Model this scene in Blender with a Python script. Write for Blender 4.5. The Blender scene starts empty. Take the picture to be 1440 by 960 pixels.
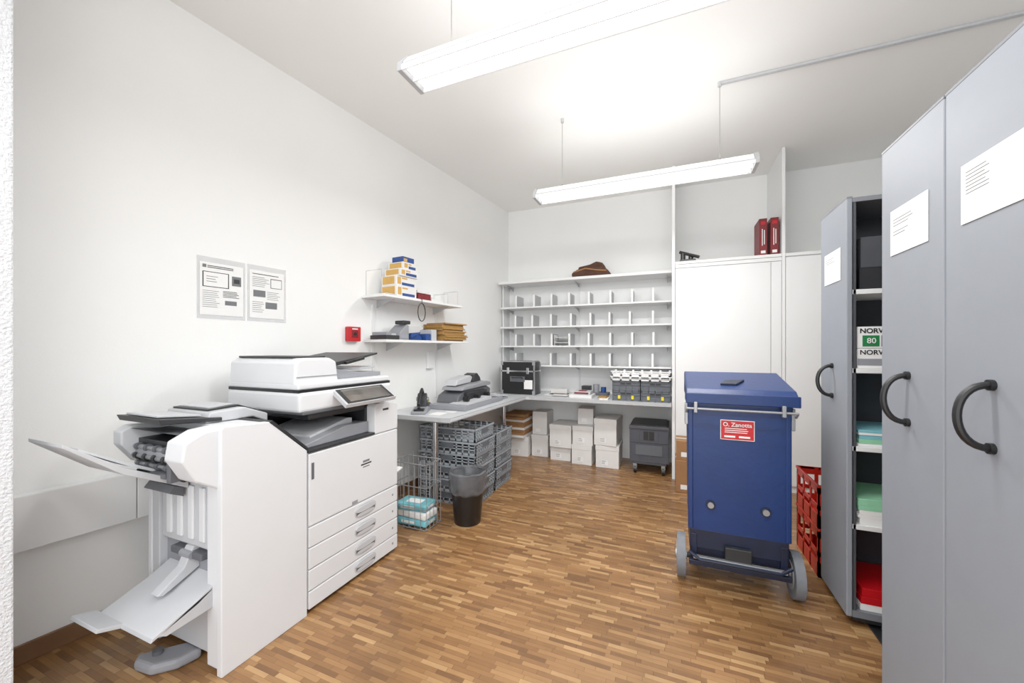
import bpy, bmesh, math, random
from mathutils import Matrix, Vector, noise
random.seed(7)
PI=math.pi
# ------------------------------------------------------------------ materials
def nt(m):
    m.use_nodes=True
    return m.node_tree, m.node_tree.nodes['Principled BSDF']
def srgb(c):
    return tuple(((x/255)/12.92 if x/255<=0.04045 else ((x/255+0.055)/1.055)**2.4) for x in c)+(1,)
MC={}
def mat(name,c,rough=0.5,metal=0.0,var=0.04,scale=30,bump=0.0,bscale=200,emit=0,alpha=1,trans=0):
    if name in MC: return MC[name]
    m=bpy.data.materials.new(name); t,p=nt(m)
    col=srgb(c)
    tc=t.nodes.new('ShaderNodeTexCoord')
    n=t.nodes.new('ShaderNodeTexNoise'); n.inputs['Scale'].default_value=scale; n.inputs['Detail'].default_value=3
    t.links.new(tc.outputs['Object'],n.inputs['Vector'])
    r=t.nodes.new('ShaderNodeValToRGB')
    r.color_ramp.elements[0].position=0.3; r.color_ramp.elements[1].position=0.7
    r.color_ramp.elements[0].color=tuple(max(0,x*(1-var)) for x in col[:3])+(1,)
    r.color_ramp.elements[1].color=tuple(min(1,x*(1+var)) for x in col[:3])+(1,)
    t.links.new(n.outputs['Fac'],r.inputs['Fac']); t.links.new(r.outputs['Color'],p.inputs['Base Color'])
    p.inputs['Roughness'].default_value=rough; p.inputs['Metallic'].default_value=metal
    if bump>0:
        n2=t.nodes.new('ShaderNodeTexNoise'); n2.inputs['Scale'].default_value=bscale
        t.links.new(tc.outputs['Object'],n2.inputs['Vector'])
        b=t.nodes.new('ShaderNodeBump'); b.inputs['Strength'].default_value=bump; b.inputs['Distance'].default_value=0.01
        t.links.new(n2.outputs['Fac'],b.inputs['Height']); t.links.new(b.outputs['Normal'],p.inputs['Normal'])
    if emit:
        p.inputs['Emission Color'].default_value=col; p.inputs['Emission Strength'].default_value=emit
    if alpha<1: p.inputs['Alpha'].default_value=alpha
    if trans: p.inputs['Transmission Weight'].default_value=trans
    MC[name]=m
    return m
M_WALL=mat('wall_paint',(240,241,240),0.9,var=0.012,scale=2,bump=0.12,bscale=350)
M_PLAST=mat('rough_plaster',(216,219,223),0.95,var=0.03,scale=60,bump=0.7,bscale=120)
M_CEIL=mat('ceiling_paint',(247,247,245),0.95,var=0.010,scale=1.5)
M_LACQ=mat('white_lacquer',(234,235,235),0.45,var=0.01,scale=3)
M_SHELF=mat('shelf_white',(230,231,231),0.5,var=0.02,scale=5)
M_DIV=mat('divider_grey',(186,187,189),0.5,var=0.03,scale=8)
M_COUNT=mat('counter_laminate',(200,203,206),0.35,var=0.02,scale=15)
M_EDGE=mat('counter_edge',(182,184,186),0.5)
M_PRN=mat('printer_white',(218,220,223),0.45,var=0.012,scale=6)
M_PRN2=mat('printer_offwhite',(190,192,196),0.45,var=0.02,scale=8)
M_PRNG=mat('printer_grey',(142,144,150),0.45,var=0.02,scale=8)
M_PRNM=mat('printer_midgrey',(88,90,95),0.5)
M_DARK=mat('dark_plastic',(36,37,40),0.45)
M_BLACK=mat('black_plastic',(16,16,18),0.4)
M_SEAM=mat('seam_shadow_gap',(78,79,81),0.8)
M_CHROME=mat('chrome_metal',(205,205,208),0.22,metal=1.0)
M_STEEL=mat('steel_painted',(160,162,165),0.4,metal=0.6)
M_GREY=mat('cabinet_grey',(134,139,147),0.55,var=0.02,scale=10,bump=0.05,bscale=600)
M_GREYE=mat('cabinet_edge_grey',(114,117,124),0.5)
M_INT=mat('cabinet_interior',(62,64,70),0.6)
M_PAPER=mat('paper_white',(236,236,235),0.8,var=0.01)
M_INK=mat('ink_grey',(110,112,115),0.8)
M_INKD=mat('ink_black',(30,30,32),0.7)
M_BLUE=mat('blue_painted_steel',(4,42,98),0.38,var=0.12,scale=5,bump=0.08,bscale=40)
M_BLUED=mat('blue_dark_steel',(10,22,48),0.45,var=0.25,scale=14)
M_WHEEL=mat('wheel_rubber_grey',(112,116,122),0.6,var=0.08)
M_RED=mat('signal_red',(188,10,22),0.4)
M_REDC=mat('crate_red',(190,34,18),0.45)
M_DKRED=mat('binder_red',(116,10,20),0.5)
M_CARD=mat('cardboard_brown',(152,110,70),0.85,var=0.08,scale=12)
M_CARDW=mat('cardboard_white',(224,223,221),0.7,var=0.03,scale=8)
M_TAPE=mat('packing_tape',(186,180,168),0.35)
M_CRG=mat('crate_grey',(146,152,158),0.5,var=0.05)
M_CRGD=mat('crate_grey_dark',(86,91,98),0.5)
M_DKCR=mat('crate_charcoal',(68,70,78),0.5,var=0.05)
M_TEAL=mat('turquoise_plastic',(112,184,196),0.4,var=0.25,scale=12)
M_LBLUE=mat('box_blue',(20,62,130),0.5)
M_YEL=mat('box_yellow',(202,158,80),0.6)
M_YSTK=mat('sticker_yellow',(228,206,30),0.6)
M_MANILA=mat('manila_envelope',(168,128,66),0.8,var=0.1)
M_BROWN=mat('brown_bag',(74,45,31),0.85,var=0.25,scale=14)
M_GREENP=mat('paper_green',(138,202,162),0.8)
M_GREEN=mat('label_green',(20,116,58),0.6)
M_CYANP=mat('paper_cyan',(118,184,196),0.8)
M_BASE=mat('baseboard_wood',(118,84,56),0.5,var=0.15,scale=10)
M_SCR=mat('screen_glass',(90,86,82),0.08,var=0.3,scale=6)
M_BAG=mat('bin_liner_plastic',(110,112,116),0.18,var=0.3,scale=20,alpha=0.6)
M_SLEEVE=mat('clear_sleeve',(236,237,239),0.15,var=0.0,alpha=0.45)
M_GLOW=mat('lamp_glow',(255,253,248),0.5,emit=3.0,var=0.0)
M_GLOW2=mat('lamp_diffuser_side',(250,250,248),0.3,emit=0.35,var=0.0)
M_LOUV=mat('lamp_louvre_acrylic',(225,226,228),0.3,emit=0.30,var=0.0)
M_LAMP=mat('lamp_housing',(192,194,197),0.4)

def floor_material():
    m=bpy.data.materials.new('oak_strip_parquet'); t,p=nt(m); N=t.nodes; L=t.links
    tc=N.new('ShaderNodeTexCoord'); sp=N.new('ShaderNodeSeparateXYZ'); L.new(tc.outputs['Object'],sp.inputs[0])
    def math_(op,a,b=None,c=None):
        n=N.new('ShaderNodeMath'); n.operation=op
        for i,v in enumerate((a,b,c)):
            if v is None: continue
            if isinstance(v,(int,float)): n.inputs[i].default_value=v
            else: L.new(v,n.inputs[i])
        return n.outputs[0]
    W=0.021; LEN=0.12
    ry=math_('DIVIDE',sp.outputs['Y'],W); row=math_('FLOOR',ry)
    wn=N.new('ShaderNodeTexWhiteNoise'); wn.noise_dimensions='1D'; L.new(row,wn.inputs['W'])
    cx=math_('ADD',math_('DIVIDE',sp.outputs['X'],LEN),math_('MULTIPLY',wn.outputs['Value'],7.3)); col=math_('FLOOR',cx)
    cb=N.new('ShaderNodeCombineXYZ'); L.new(col,cb.inputs[0]); L.new(row,cb.inputs[1])
    wn2=N.new('ShaderNodeTexWhiteNoise'); wn2.noise_dimensions='2D'; L.new(cb.outputs[0],wn2.inputs['Vector'])
    ramp=N.new('ShaderNodeValToRGB'); e=ramp.color_ramp.elements
    e[0].position=0; e[0].color=srgb((116,80,48)); e[1].position=1; e[1].color=srgb((184,145,98))
    for pos,c in ((0.15,(132,93,56)),(0.5,(146,105,64)),(0.85,(162,121,77))):
        k=e.new(pos); k.color=srgb(c)
    L.new(wn2.outputs['Value'],ramp.inputs['Fac'])
    mp=N.new('ShaderNodeMapping'); mp.inputs['Scale'].default_value=(12,160,1); L.new(tc.outputs['Object'],mp.inputs[0])
    gn=N.new('ShaderNodeTexNoise'); gn.inputs['Scale'].default_value=1.0; gn.inputs['Detail'].default_value=4; L.new(mp.outputs[0],gn.inputs['Vector'])
    g2=math_('MULTIPLY_ADD',gn.outputs['Fac'],0.35,0.80)
    fy=math_('FRACT',ry); fx=math_('FRACT',cx)
    gy=math_('GREATER_THAN',fy,0.07); gx=math_('GREATER_THAN',fx,0.018)
    gap=math_('MULTIPLY_ADD',math_('MULTIPLY',gy,gx),0.40,0.60)
    wr=N.new('ShaderNodeTexNoise'); wr.inputs['Scale'].default_value=1.7; wr.inputs['Detail'].default_value=6; wr.inputs['Roughness'].default_value=0.65
    L.new(tc.outputs['Object'],wr.inputs['Vector'])
    wm=N.new('ShaderNodeMapRange'); wm.inputs['From Min'].default_value=0.3; wm.inputs['From Max'].default_value=0.55; wm.inputs['To Min'].default_value=0.72; wm.inputs['To Max'].default_value=1.0
    L.new(wr.outputs['Fac'],wm.inputs['Value'])
    tot=math_('MULTIPLY',math_('MULTIPLY',g2,gap),wm.outputs[0])
    mx=N.new('ShaderNodeVectorMath'); mx.operation='SCALE'; L.new(ramp.outputs['Color'],mx.inputs[0]); L.new(tot,mx.inputs['Scale'])
    L.new(mx.outputs[0],p.inputs['Base Color'])
    rr=math_('MULTIPLY_ADD',wr.outputs['Fac'],0.25,0.22); L.new(rr,p.inputs['Roughness'])
    bp=N.new('ShaderNodeBump'); bp.inputs['Strength'].default_value=0.25; bp.inputs['Distance'].default_value=0.002
    L.new(gap,bp.inputs['Height']); L.new(bp.outputs[0],p.inputs['Normal'])
    return m
M_FLOOR=floor_material()

# ------------------------------------------------------------------ builder
def frame(o,r,u):
    r=Vector(r).normalized(); u=Vector(u); n=r.cross(u).normalized(); u=n.cross(r)
    m=Matrix.Identity(4)
    for i in range(3):
        m[i][0]=r[i]; m[i][1]=u[i]; m[i][2]=n[i]; m[i][3]=o[i]
    return m
class B:
    def __init__(s,name,M=None):
        s.name=name; s.bm=bmesh.new(); s.mats=[]; s.M=M or Matrix.Identity(4)
    def put(s,tmp,m,smooth=False,T=None):
        if m not in s.mats: s.mats.append(m)
        i=s.mats.index(m)
        for f in tmp.faces: f.material_index=i; f.smooth=smooth
        if smooth:
            for e in tmp.edges:
                if len(e.link_faces)==2 and e.calc_face_angle(0)>0.6: e.smooth=False
        if T is not None: tmp.transform(T)
        tmp.transform(s.M)
        me=bpy.data.meshes.new('t'); tmp.to_mesh(me); tmp.free(); s.bm.from_mesh(me); bpy.data.meshes.remove(me)
    def box(s,x0,x1,y0,y1,z0,z1,m,bev=0,seg=2,T=None,taper=None):
        t=bmesh.new(); bmesh.ops.create_cube(t,size=1)
        for v in t.verts:
            k=1
            if taper is not None and v.co.z<0: k=taper
            v.co=Vector(((x0+x1)/2+v.co.x*k*(x1-x0),(y0+y1)/2+v.co.y*k*(y1-y0),(z0+z1)/2+v.co.z*(z1-z0)))
        if bev>0: bmesh.ops.bevel(t,geom=t.edges[:],offset=bev,segments=seg,affect='EDGES',profile=0.5)
        s.put(t,m,False,T); return s
    def prism(s,pts,axis,a0,a1,m,bev=0,seg=2,T=None):
        t=bmesh.new()
        def mk(p,a):
            if axis=='x': return (a,p[0],p[1])
            if axis=='y': return (p[0],a,p[1])
            return (p[0],p[1],a)
        va=[t.verts.new(mk(p,a0)) for p in pts]; vb=[t.verts.new(mk(p,a1)) for p in pts]; n=len(pts)
        t.faces.new(va); t.faces.new(vb)
        for i in range(n): t.faces.new((va[i],va[(i+1)%n],vb[(i+1)%n],vb[i]))
        bmesh.ops.recalc_face_normals(t,faces=t.faces[:])
        if bev>0: bmesh.ops.bevel(t,geom=t.edges[:],offset=bev,segments=seg,affect='EDGES',profile=0.5)
        s.put(t,m,False,T); return s
    def cyl(s,a,b,r,m,seg=20,r2=None,T=None):
        a=Vector(a); b=Vector(b); d=b-a; t=bmesh.new()
        bmesh.ops.create_cone(t,cap_ends=True,segments=seg,radius1=r,radius2=(r if r2 is None else r2),depth=d.length)
        R=d.to_track_quat('Z','Y').to_matrix().to_4x4()
        t.transform(Matrix.Translation((a+b)/2)@R); s.put(t,m,True,T); return s
    def tube(s,pts,r,m,seg=8,T=None,closed=False):
        pts=[Vector(p) for p in pts]; t=bmesh.new(); rings=[]; n=len(pts); up=None
        for i,p in enumerate(pts):
            if closed: d=pts[(i+1)%n]-pts[i-1]
            else: d=pts[min(i+1,n-1)]-pts[max(i-1,0)]
            d.normalize()
            if up is None:
                up=Vector((0,0,1)) if abs(d.z)<0.9 else Vector((1,0,0))
            sd=d.cross(up).normalized(); up=sd.cross(d).normalized()
            rings.append([t.verts.new(p+r*(math.cos(2*PI*k/seg)*sd+math.sin(2*PI*k/seg)*up)) for k in range(seg)])
        for i in range(n if closed else n-1):
            A=rings[i]; Bq=rings[(i+1)%n]
            for k in range(seg): t.faces.new((A[k],A[(k+1)%seg],Bq[(k+1)%seg],Bq[k]))
        if not closed: t.faces.new(rings[0]); t.faces.new(rings[-1])
        bmesh.ops.recalc_face_normals(t,faces=t.faces[:])
        s.put(t,m,True,T); return s
    def lathe(s,prof,c,m,seg=32,T=None,wob=0):
        t=bmesh.new(); rings=[]
        for (r,z) in prof:
            rings.append([t.verts.new((c[0]+(r+wob*math.sin(k*2.3+z*30)*math.cos(k*1.1))*math.cos(2*PI*k/seg),c[1]+(r+wob*math.sin(k*1.7+z*20))*math.sin(2*PI*k/seg),c[2]+z+wob*0.8*math.sin(k*1.3))) for k in range(seg)])
        for A,Bq in zip(rings,rings[1:]):
            for k in range(seg): t.faces.new((A[k],A[(k+1)%seg],Bq[(k+1)%seg],Bq[k]))
        t.faces.new(rings[0]);
        bmesh.ops.recalc_face_normals(t,faces=t.faces[:])
        s.put(t,m,True,T); return s
    def quad(s,vs,m,th=0.004):
        vs=[Vector(v) for v in vs]; n=(vs[1]-vs[0]).cross(vs[2]-vs[0]).normalized()*th; t=bmesh.new()
        a=[t.verts.new(v) for v in vs]; b=[t.verts.new(v-n) for v in vs]; k=len(vs)
        t.faces.new(a); t.faces.new(b)
        for i in range(k): t.faces.new((a[i],a[(i+1)%k],b[(i+1)%k],b[i]))
        bmesh.ops.recalc_face_normals(t,faces=t.faces[:]); s.put(t,m); return s
    def blob(s,c,sc,m,seed=0,amp=0.25,freq=1.6,flat=None):
        t=bmesh.new(); bmesh.ops.create_icosphere(t,subdivisions=4,radius=1)
        for v in t.verts:
            k=1+amp*noise.noise(v.co*freq+Vector((seed,seed*2,0)))+amp*0.4*noise.noise(v.co*freq*3+Vector((seed,0,5)))
            p=v.co*k; z=p.z
            if flat is not None: z=max(z,-flat)
            v.co=Vector((c[0]+p.x*sc[0],c[1]+p.y*sc[1],c[2]+z*sc[2]))
        s.put(t,m,True); return s
    def text(s,txt,size,T,m,ax='CENTER',ext=0.0006,sx=1,bold=0):
        cu=bpy.data.curves.new('t','FONT'); cu.body=txt; cu.size=size; cu.align_x=ax; cu.align_y='CENTER'; cu.extrude=ext; cu.offset=bold
        o=bpy.data.objects.new('t',cu); bpy.context.scene.collection.objects.link(o)
        bpy.context.view_layer.update()
        dg=bpy.context.evaluated_depsgraph_get(); me=bpy.data.meshes.new_from_object(o.evaluated_get(dg))
        t=bmesh.new(); t.from_mesh(me); t.transform(Matrix.Diagonal((sx,1,1,1)))
        bpy.data.objects.remove(o); bpy.data.curves.remove(cu); bpy.data.meshes.remove(me)
        s.put(t,m,False,T); return s
    def bars(s,T,x0,y0,w,n,dy,h,m,rag=0.4,z=0.0012):
        for i in range(n):
            ww=w*(1-rag*random.random()); s.box(x0,x0+ww,y0-i*dy-h,y0-i*dy,0,z,m,T=T)
    def done(s,origin=None):
        bm=s.bm
        if origin is None:
            xs=[v.co.x for v in bm.verts]; ys=[v.co.y for v in bm.verts]; zs=[v.co.z for v in bm.verts]
            origin=Vector(((min(xs)+max(xs))/2,(min(ys)+max(ys))/2,min(zs)))
        bmesh.ops.translate(bm,verts=bm.verts[:],vec=-Vector(origin))
        me=bpy.data.meshes.new(s.name); bm.to_mesh(me); bm.free()
        for m in s.mats: me.materials.append(m)
        o=bpy.data.objects.new(s.name,me); o.location=origin; bpy.context.scene.collection.objects.link(o)
        return o
FX=lambda x,y,z: frame((x,y,z),(0,1,0),(0,0,1))      # faces +X
FNX=lambda x,y,z: frame((x,y,z),(0,-1,0),(0,0,1))    # faces -X
FNY=lambda x,y,z: frame((x,y,z),(1,0,0),(0,0,1))     # faces -Y
# ------------------------------------------------------------------ room
K=0.114; X0W=-2.506; H=3.05; YB=4.65; XR=2.02
def xw(y): return X0W+K*y
MW=Matrix.Translation((X0W,0,0))@Matrix.Rotation(-math.atan(K),4,'Z')   # local x = into room, y = along wall
b=B('floor'); b.box(-3.2,XR+0.15,-1.4,YB+0.15,-0.1,0,M_FLOOR); b.done((0,0,0))
b=B('ceiling'); b.box(-3.2,XR+0.15,-1.4,YB+0.15,H,H+0.1,M_CEIL); b.done()
b=B('wall_left',MW); b.box(-0.12,0,-1.4,4.70,0,H,M_WALL); b.done()
b=B('wall_back'); b.box(-2.1,XR+0.12,YB,YB+0.12,0,H,M_WALL); b.done()
b=B('wall_right'); b.box(XR,XR+0.12,-1.4,YB,0,H,M_WALL); b.done()
b=B('wall_entrance_return'); b.box(-2.42,-1.89,-1.4,0.517,0,H,M_PLAST,bev=0.006); b.done()
b=B('baseboard_left',MW); b.box(0.0005,0.014,0.56,4.6,0,0.078,M_BASE,bev=0.003); b.done()
b=B('trim_wall_duct',MW)
b.box(0.0005,0.055,0.57,1.02,0.465,0.687,M_LACQ,bev=0.004); b.box(0.0005,0.055,1.023,2.45,0.465,0.687,M_LACQ,bev=0.004); b.done()
b=B('trim_ceiling_conduit'); b.box(0.30,XR-0.001,2.905,2.93,H-0.018,H-0.0005,M_LAMP,bev=0.003); b.done()

# ------------------------------------------------------------------ lamps
def lamp(yc,xa,xb,zb=2.45,down=24,up=5.0,side=5.0):
    b=B('pendant_fluorescent_lamp')
    w=0.078
    prof=[(yc-w,zb+0.012),(yc+w,zb+0.012),(yc+w,zb+0.02),(yc+0.040,zb+0.068),(yc-0.040,zb+0.068),(yc-w,zb+0.02)]
    b.prism(prof,'x',xa+0.02,xb-0.02,M_LAMP)
    b.prism([(yc-w-0.004,zb+0.02),(yc-w+0.003,zb+0.02),(yc-0.043,zb+0.062),(yc-0.050,zb+0.062)],'x',xa+0.03,xb-0.03,M_GLOW2)
    b.prism([(yc+w+0.004,zb+0.02),(yc+w-0.003,zb+0.02),(yc+0.043,zb+0.062),(yc+0.050,zb+0.062)],'x',xa+0.03,xb-0.03,M_GLOW2)
    for s in (-1,1):
        b.box(xa+0.03,xb-0.03,yc+s*0.038-0.033,yc+s*0.038+0.033,zb+0.008,zb+0.013,M_GLOW)
    for yy in (yc-w,yc,yc+w): b.box(xa+0.02,xb-0.02,yy-0.003,yy+0.003,zb-0.010,zb+0.014,M_LOUV,bev=0.001)
    n=int((xb-xa-0.08)/0.04)
    for i in range(n+1):
        x=xa+0.04+i*(xb-xa-0.08)/n
        b.box(x-0.0010,x+0.0010,yc-w,yc+w,zb-0.008,zb+0.009,M_LOUV)
    for x in (xa,xb-0.022):
        b.prism([(yc-w-0.006,zb-0.012),(yc+w+0.006,zb-0.012),(yc+w+0.006,zb+0.022),(yc+0.045,zb+0.074),(yc-0.045,zb+0.074),(yc-w-0.006,zb+0.022)],'x',x,x+0.022,M_LAMP,bev=0.003)
    xm=(xa+xb)/2
    for dx in (-0.54,0.54):
        b.tube([(xm+dx,yc,zb+0.066),(xm+dx,yc,H-0.02)],0.0022,M_STEEL,6)
        b.cyl((xm+dx,yc,H-0.03),(xm+dx,yc,H-0.0005),0.012,M_LAMP,12)
        b.cyl((xm+dx,yc,zb+0.066),(xm+dx,yc,zb+0.09),0.008,M_STEEL,10)
    b.done()
    def area(y,z,rx,e,name,sy):
        l=bpy.data.lights.new(name,'AREA'); l.shape='RECTANGLE'; l.size=xb-xa-0.1; l.size_y=sy; l.energy=e; l.color=(1,0.99,0.975)
        o=bpy.data.objects.new(name,l); o.location=(xm,y,z); o.rotation_euler=(rx,0,0); bpy.context.scene.collection.objects.link(o)
    area(yc,zb-0.014,0,down,'tube_light_down',0.15)
    area(yc,zb+0.10,PI,up,'tube_light_up',0.10)
    # light leaving the translucent side diffusers, sideways and slightly up
    area(yc+0.10,zb+0.05,math.radians(110),side,'tube_light_side',0.04)
    area(yc-0.10,zb+0.05,math.radians(-110),side,'tube_light_side',0.04)
lamp(2.915,-1.0,0.51,down=28,up=2.2,side=3.6)
lamp(1.40,-1.07,0.44,down=20,up=2.5,side=4.5)
lamp(-0.30,-1.07,0.44,down=14,up=8,side=5.5)  # unseen lamp added behind the camera to brighten the room

# ------------------------------------------------------------------ built-in cupboards
b=B('built_in_cupboard')
YF=4.07
b.box(0.03,0.90,YF+0.02,YB-0.001,0,2.085,M_LACQ)
b.box(0.925,XR-0.001,YF+0.02,YB-0.001,0,2.085,M_LACQ)
b.box(0.0,0.028,YF,YB-0.001,0,H-0.001,M_LACQ,bev=0.002)
b.box(0.90,0.925,YF,YB-0.001,0,H-0.001,M_LACQ,bev=0.002)
b.box(0.03,0.899,YF-0.002,YB-0.001,2.085,2.112,M_LACQ,bev=0.002)
b.box(0.926,XR-0.001,YF-0.002,YB-0.001,2.085,2.112,M_LACQ,bev=0.002)
b.box(0.033,0.815,YF+0.003,YF+0.02,0.06,2.045,M_LACQ,bev=0.003)
b.box(0.82,0.897,YF+0.003,YF+0.02,0.06,2.045,M_LACQ,bev=0.003)
b.box(0.93,1.45,YF+0.003,YF+0.02,0.06,2.075,M_LACQ,bev=0.003)
b.box(1.455,XR-0.003,YF+0.003,YF+0.02,0.06,2.075,M_LACQ,bev=0.003)
b.box(0.03,0.899,YF+0.004,YF+0.02,2.05,2.083,M_LACQ,bev=0.002)
b.cyl((0.75,YF-0.004,1.0),(0.75,YF+0.004,1.0),0.012,M_CHROME,14)
b.done()

# ------------------------------------------------------------------ pigeonhole shelving
b=B('mail_sorting_shelf')
xs0=-1.955; xs1=-0.003; yf=4.35
zs=[1.075,1.305,1.535,1.775]
for z in zs: b.box(xs0,xs1,yf,YB-0.001,z-0.018,z,M_SHELF,bev=0.002)
b.box(xs0-0.02,xs1,yf-0.03,YB-0.001,2.055,2.085,M_SHELF,bev=0.002)
b.box(xs0-0.02,xs0-0.002,yf+0.1,YB-0.001,1.05,2.055,M_SHELF,bev=0.002)
b.box(-1.05,-1.03,YB-0.02,YB-0.001,0.78,2.05,M_SHELF)
for z in (1.06,1.29,1.52,1.76,2.055):
    for x in (-1.9,-1.04,-0.05): b.prism([(yf+0.05,z-0.002),(YB-0.01,z-0.002),(YB-0.01,z-0.05)],'x',x,x+0.004,M_DIV)
for r,z in enumerate(zs):
    for i in range(8):
        x=-1.76+i*0.225+0.012*math.sin(r*3+i*5)
        if r==0 and i in (1,): continue
        hh=0.14
        b.box(x-0.003,x+0.003,yf+0.02,YB-0.03,z,z+hh,M_DIV,bev=0.001,seg=1)
        b.box(x-0.011,x+0.011,yf+0.014,yf+0.020,z,z+hh,M_SHELF,bev=0.001,seg=1)
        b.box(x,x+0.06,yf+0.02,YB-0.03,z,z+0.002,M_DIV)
b.done()
b=B('document_tray'); 
for (zz) in (1.337,1.40):
    b.box(-1.28,-1.11,yf+0.04,YB-0.06,zz,zz+0.004,M_PAPER)
    b.box(-1.28,-1.278,yf+0.04,YB-0.06,zz-0.031,zz+0.03,M_LACQ); b.box(-1.112,-1.11,yf+0.04,YB-0.06,zz-0.031,zz+0.03,M_LACQ)
b.done()

# ------------------------------------------------------------------ L counter
b=B('l_shaped_counter')
pts=[(-1.53,2.5),(-1.47,3.94),(-1.43,3.98),(-0.005,3.98),(-0.005,YB-0.002),(xw(YB)+0.004,YB-0.002),(xw(2.5)+0.005,2.5)]
b.prism(pts,'z',0.718,0.742,M_COUNT,bev=0.002)
b.prism([(p[0],p[1]) for p in [(-1.535,2.494),(-1.475,3.95),(-1.43,3.974),(-0.004,3.974),(-0.004,3.984),(-1.435,3.984),(-1.485,3.955),(-1.545,2.506),(xw(2.5)+0.01,2.506),(xw(2.5)+0.01,2.494)]],'z',0.712,0.742,M_EDGE)
for (x,y) in ((-1.72,2.58),(-1.56,3.55)):
    b.cyl((x,y,0.0),(x,y,0.718),0.02,M_CHROME,20); b.cyl((x,y,0.70),(x,y,0.718),0.04,M_STEEL,20); b.cyl((x,y,0),(x,y,0.012),0.028,M_DARK,20)
b.box(-2.14,-1.6,2.56,2.60,0.69,0.717,M_STEEL)
b.box(-1.4,-0.03,4.60,YB-0.003,0.66,0.717,M_SHELF)
b.done()

# ------------------------------------------------------------------ mobile shelving units
def unit(x0,y0,y1,openface=False,x1=XR-0.06):
    b=B('mobile_shelving_unit'); zt=1.96; zb=0.045; mid=(y0+y1)/2; t=0.022
    b.box(x0,x0+t,y0+0.002,y1-0.002,zb,zt,M_GREY,bev=0.004)
    b.box(x0-0.001,x0+t,y0+0.0015,y1-0.0015,zt-0.004,zt+0.006,M_GREYE,bev=0.002)
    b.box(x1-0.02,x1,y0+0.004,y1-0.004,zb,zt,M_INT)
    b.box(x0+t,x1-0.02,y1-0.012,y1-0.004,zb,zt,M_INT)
    b.box(x0+t,x1-0.02,y0+0.004,y1-0.012,zt-0.02,zt,M_GREYE)
    b.box(x0+t,x1-0.02,y0+0.004,y1-0.012,zb,zb+0.03,M_GREYE)
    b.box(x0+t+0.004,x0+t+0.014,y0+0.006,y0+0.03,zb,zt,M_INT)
    for z in (0.467,0.824,1.18,1.54):
        b.box(x0+t+0.002,x1-0.022,y0+0.006,y1-0.014,z-0.022,z,M_SHELF,bev=0.002)
        for q in range(2): b.box(x0+t,x0+t+0.003,y0+0.012,y0+0.03,z-0.05,z+0.03,M_STEEL)
    b.box(x0+0.03,x1-0.02,y0+0.02,y1-0.02,0.02,zb,M_DARK)
    for xx in (0.86,1.72):
        for yy in (y0+0.07,y1-0.07): b.cyl((xx-0.012,yy,0.03),(xx+0.012,yy,0.03),0.022,M_STEEL,16)
    hz=1.111; r=0.074; pr=[]
    for i in range(17):
        a=-PI/2+PI*i/16
        pr.append((x0-0.002-0.060*math.cos(a)**0.8 if math.cos(a)>0 else x0,mid,hz+r*math.sin(a)))
    b.tube(pr,0.0085,M_BLACK,10)
    for s in (-1,1): b.cyl((x0+0.001,mid,hz+s*r),(x0-0.010,mid,hz+s*r),0.013,M_BLACK,14)
    return b,mid
b,mid=unit(0.69,1.431,1.777)
T=FNX(0.689,mid,0)
b.box(-0.103,0.103,1.583,1.733,0,0.002,M_PAPER,T=T); b.bars(T,-0.085,1.70,0.12,3,0.010,0.0022,M_INK,z=0.0026); b.bars(T,-0.085,1.66,0.09,2,0.010,0.0022,M_INK,z=0.0026)
b.done()
b,mid=unit(0.69,1.084,1.430)
T=FNX(0.689,mid,0)
b.box(-0.103,0.103,1.587,1.737,0,0.002,M_PAPER,T=T); b.bars(T,-0.085,1.715,0.08,7,0.009,0.0020,M_INK,z=0.0026)
b.done()
b,mid=unit(0.69,0.737,1.083); b.done()
b,mid=unit(0.74,2.222,2.556)
T=FNX(0.739,mid,0)
b.box(-0.1,0.1,1.595,1.75,0,0.002,M_PAPER,T=T); b.bars(T,-0.08,1.72,0.12,3,0.010,0.0022,M_INK,z=0.0026)
b.done()
b=B('shelving_floor_rails')
for xx in (0.86,1.72):
    b.box(xx-0.03,xx+0.03,0.7,2.62,0,0.003,M_DARK); b.box(xx-0.03,xx-0.016,0.7,2.62,0.003,0.007,M_DARK); b.box(xx+0.016,xx+0.03,0.7,2.62,0.003,0.007,M_DARK)
b.done()
y0=2.24
b=B('copy_paper_box')
b.box(0.785,1.12,y0,2.53,1.1805,1.27,M_PAPER,bev=0.002); b.box(0.785,1.12,y0,2.53,1.2715,1.37,M_PAPER,bev=0.002)
T=FNY(0.785,y0-0.0005,1.182)
b.text('NORVANTO',0.030,T@Matrix.Translation((0.008,0.070,0.0008)),M_INKD,ax='LEFT',bold=0.0006)
b.box(0.0,0.30,0.012,0.042,0,0.001,M_PRNG,T=T)
T=FNY(0.785,y0-0.0005,1.272)
b.text('NORVANTO',0.030,T@Matrix.Translation((0.008,0.078,0.0008)),M_INKD,ax='LEFT',bold=0.0008)
b.box(0.018,0.078,0.008,0.058,0,0.001,M_GREEN,T=T); b.text('80',0.034,T@Matrix.Translation((0.05,0.033,0.0016)),M_PAPER); b.box(0.085,0.125,0.008,0.058,0,0.001,M_INKD,T=T)
b.done()
def stack(name,x0,x1,y0,y1,z0,layers):
    b=B(name); z=z0
    for (h,m) in layers:
        d=random.uniform(-0.004,0.004); b.box(x0+d,x1+d,y0+abs(d),y1,z,z+h,m,bev=0.001,seg=1); z+=h+0.0004
    return b.done()
stack('paper_ream_stack',0.79,1.1,2.24,2.52,0.8245,[(0.012,M_PAPER),(0.02,M_GREENP),(0.018,M_CYANP),(0.01,M_PAPER),(0.012,M_CYANP)])
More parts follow.
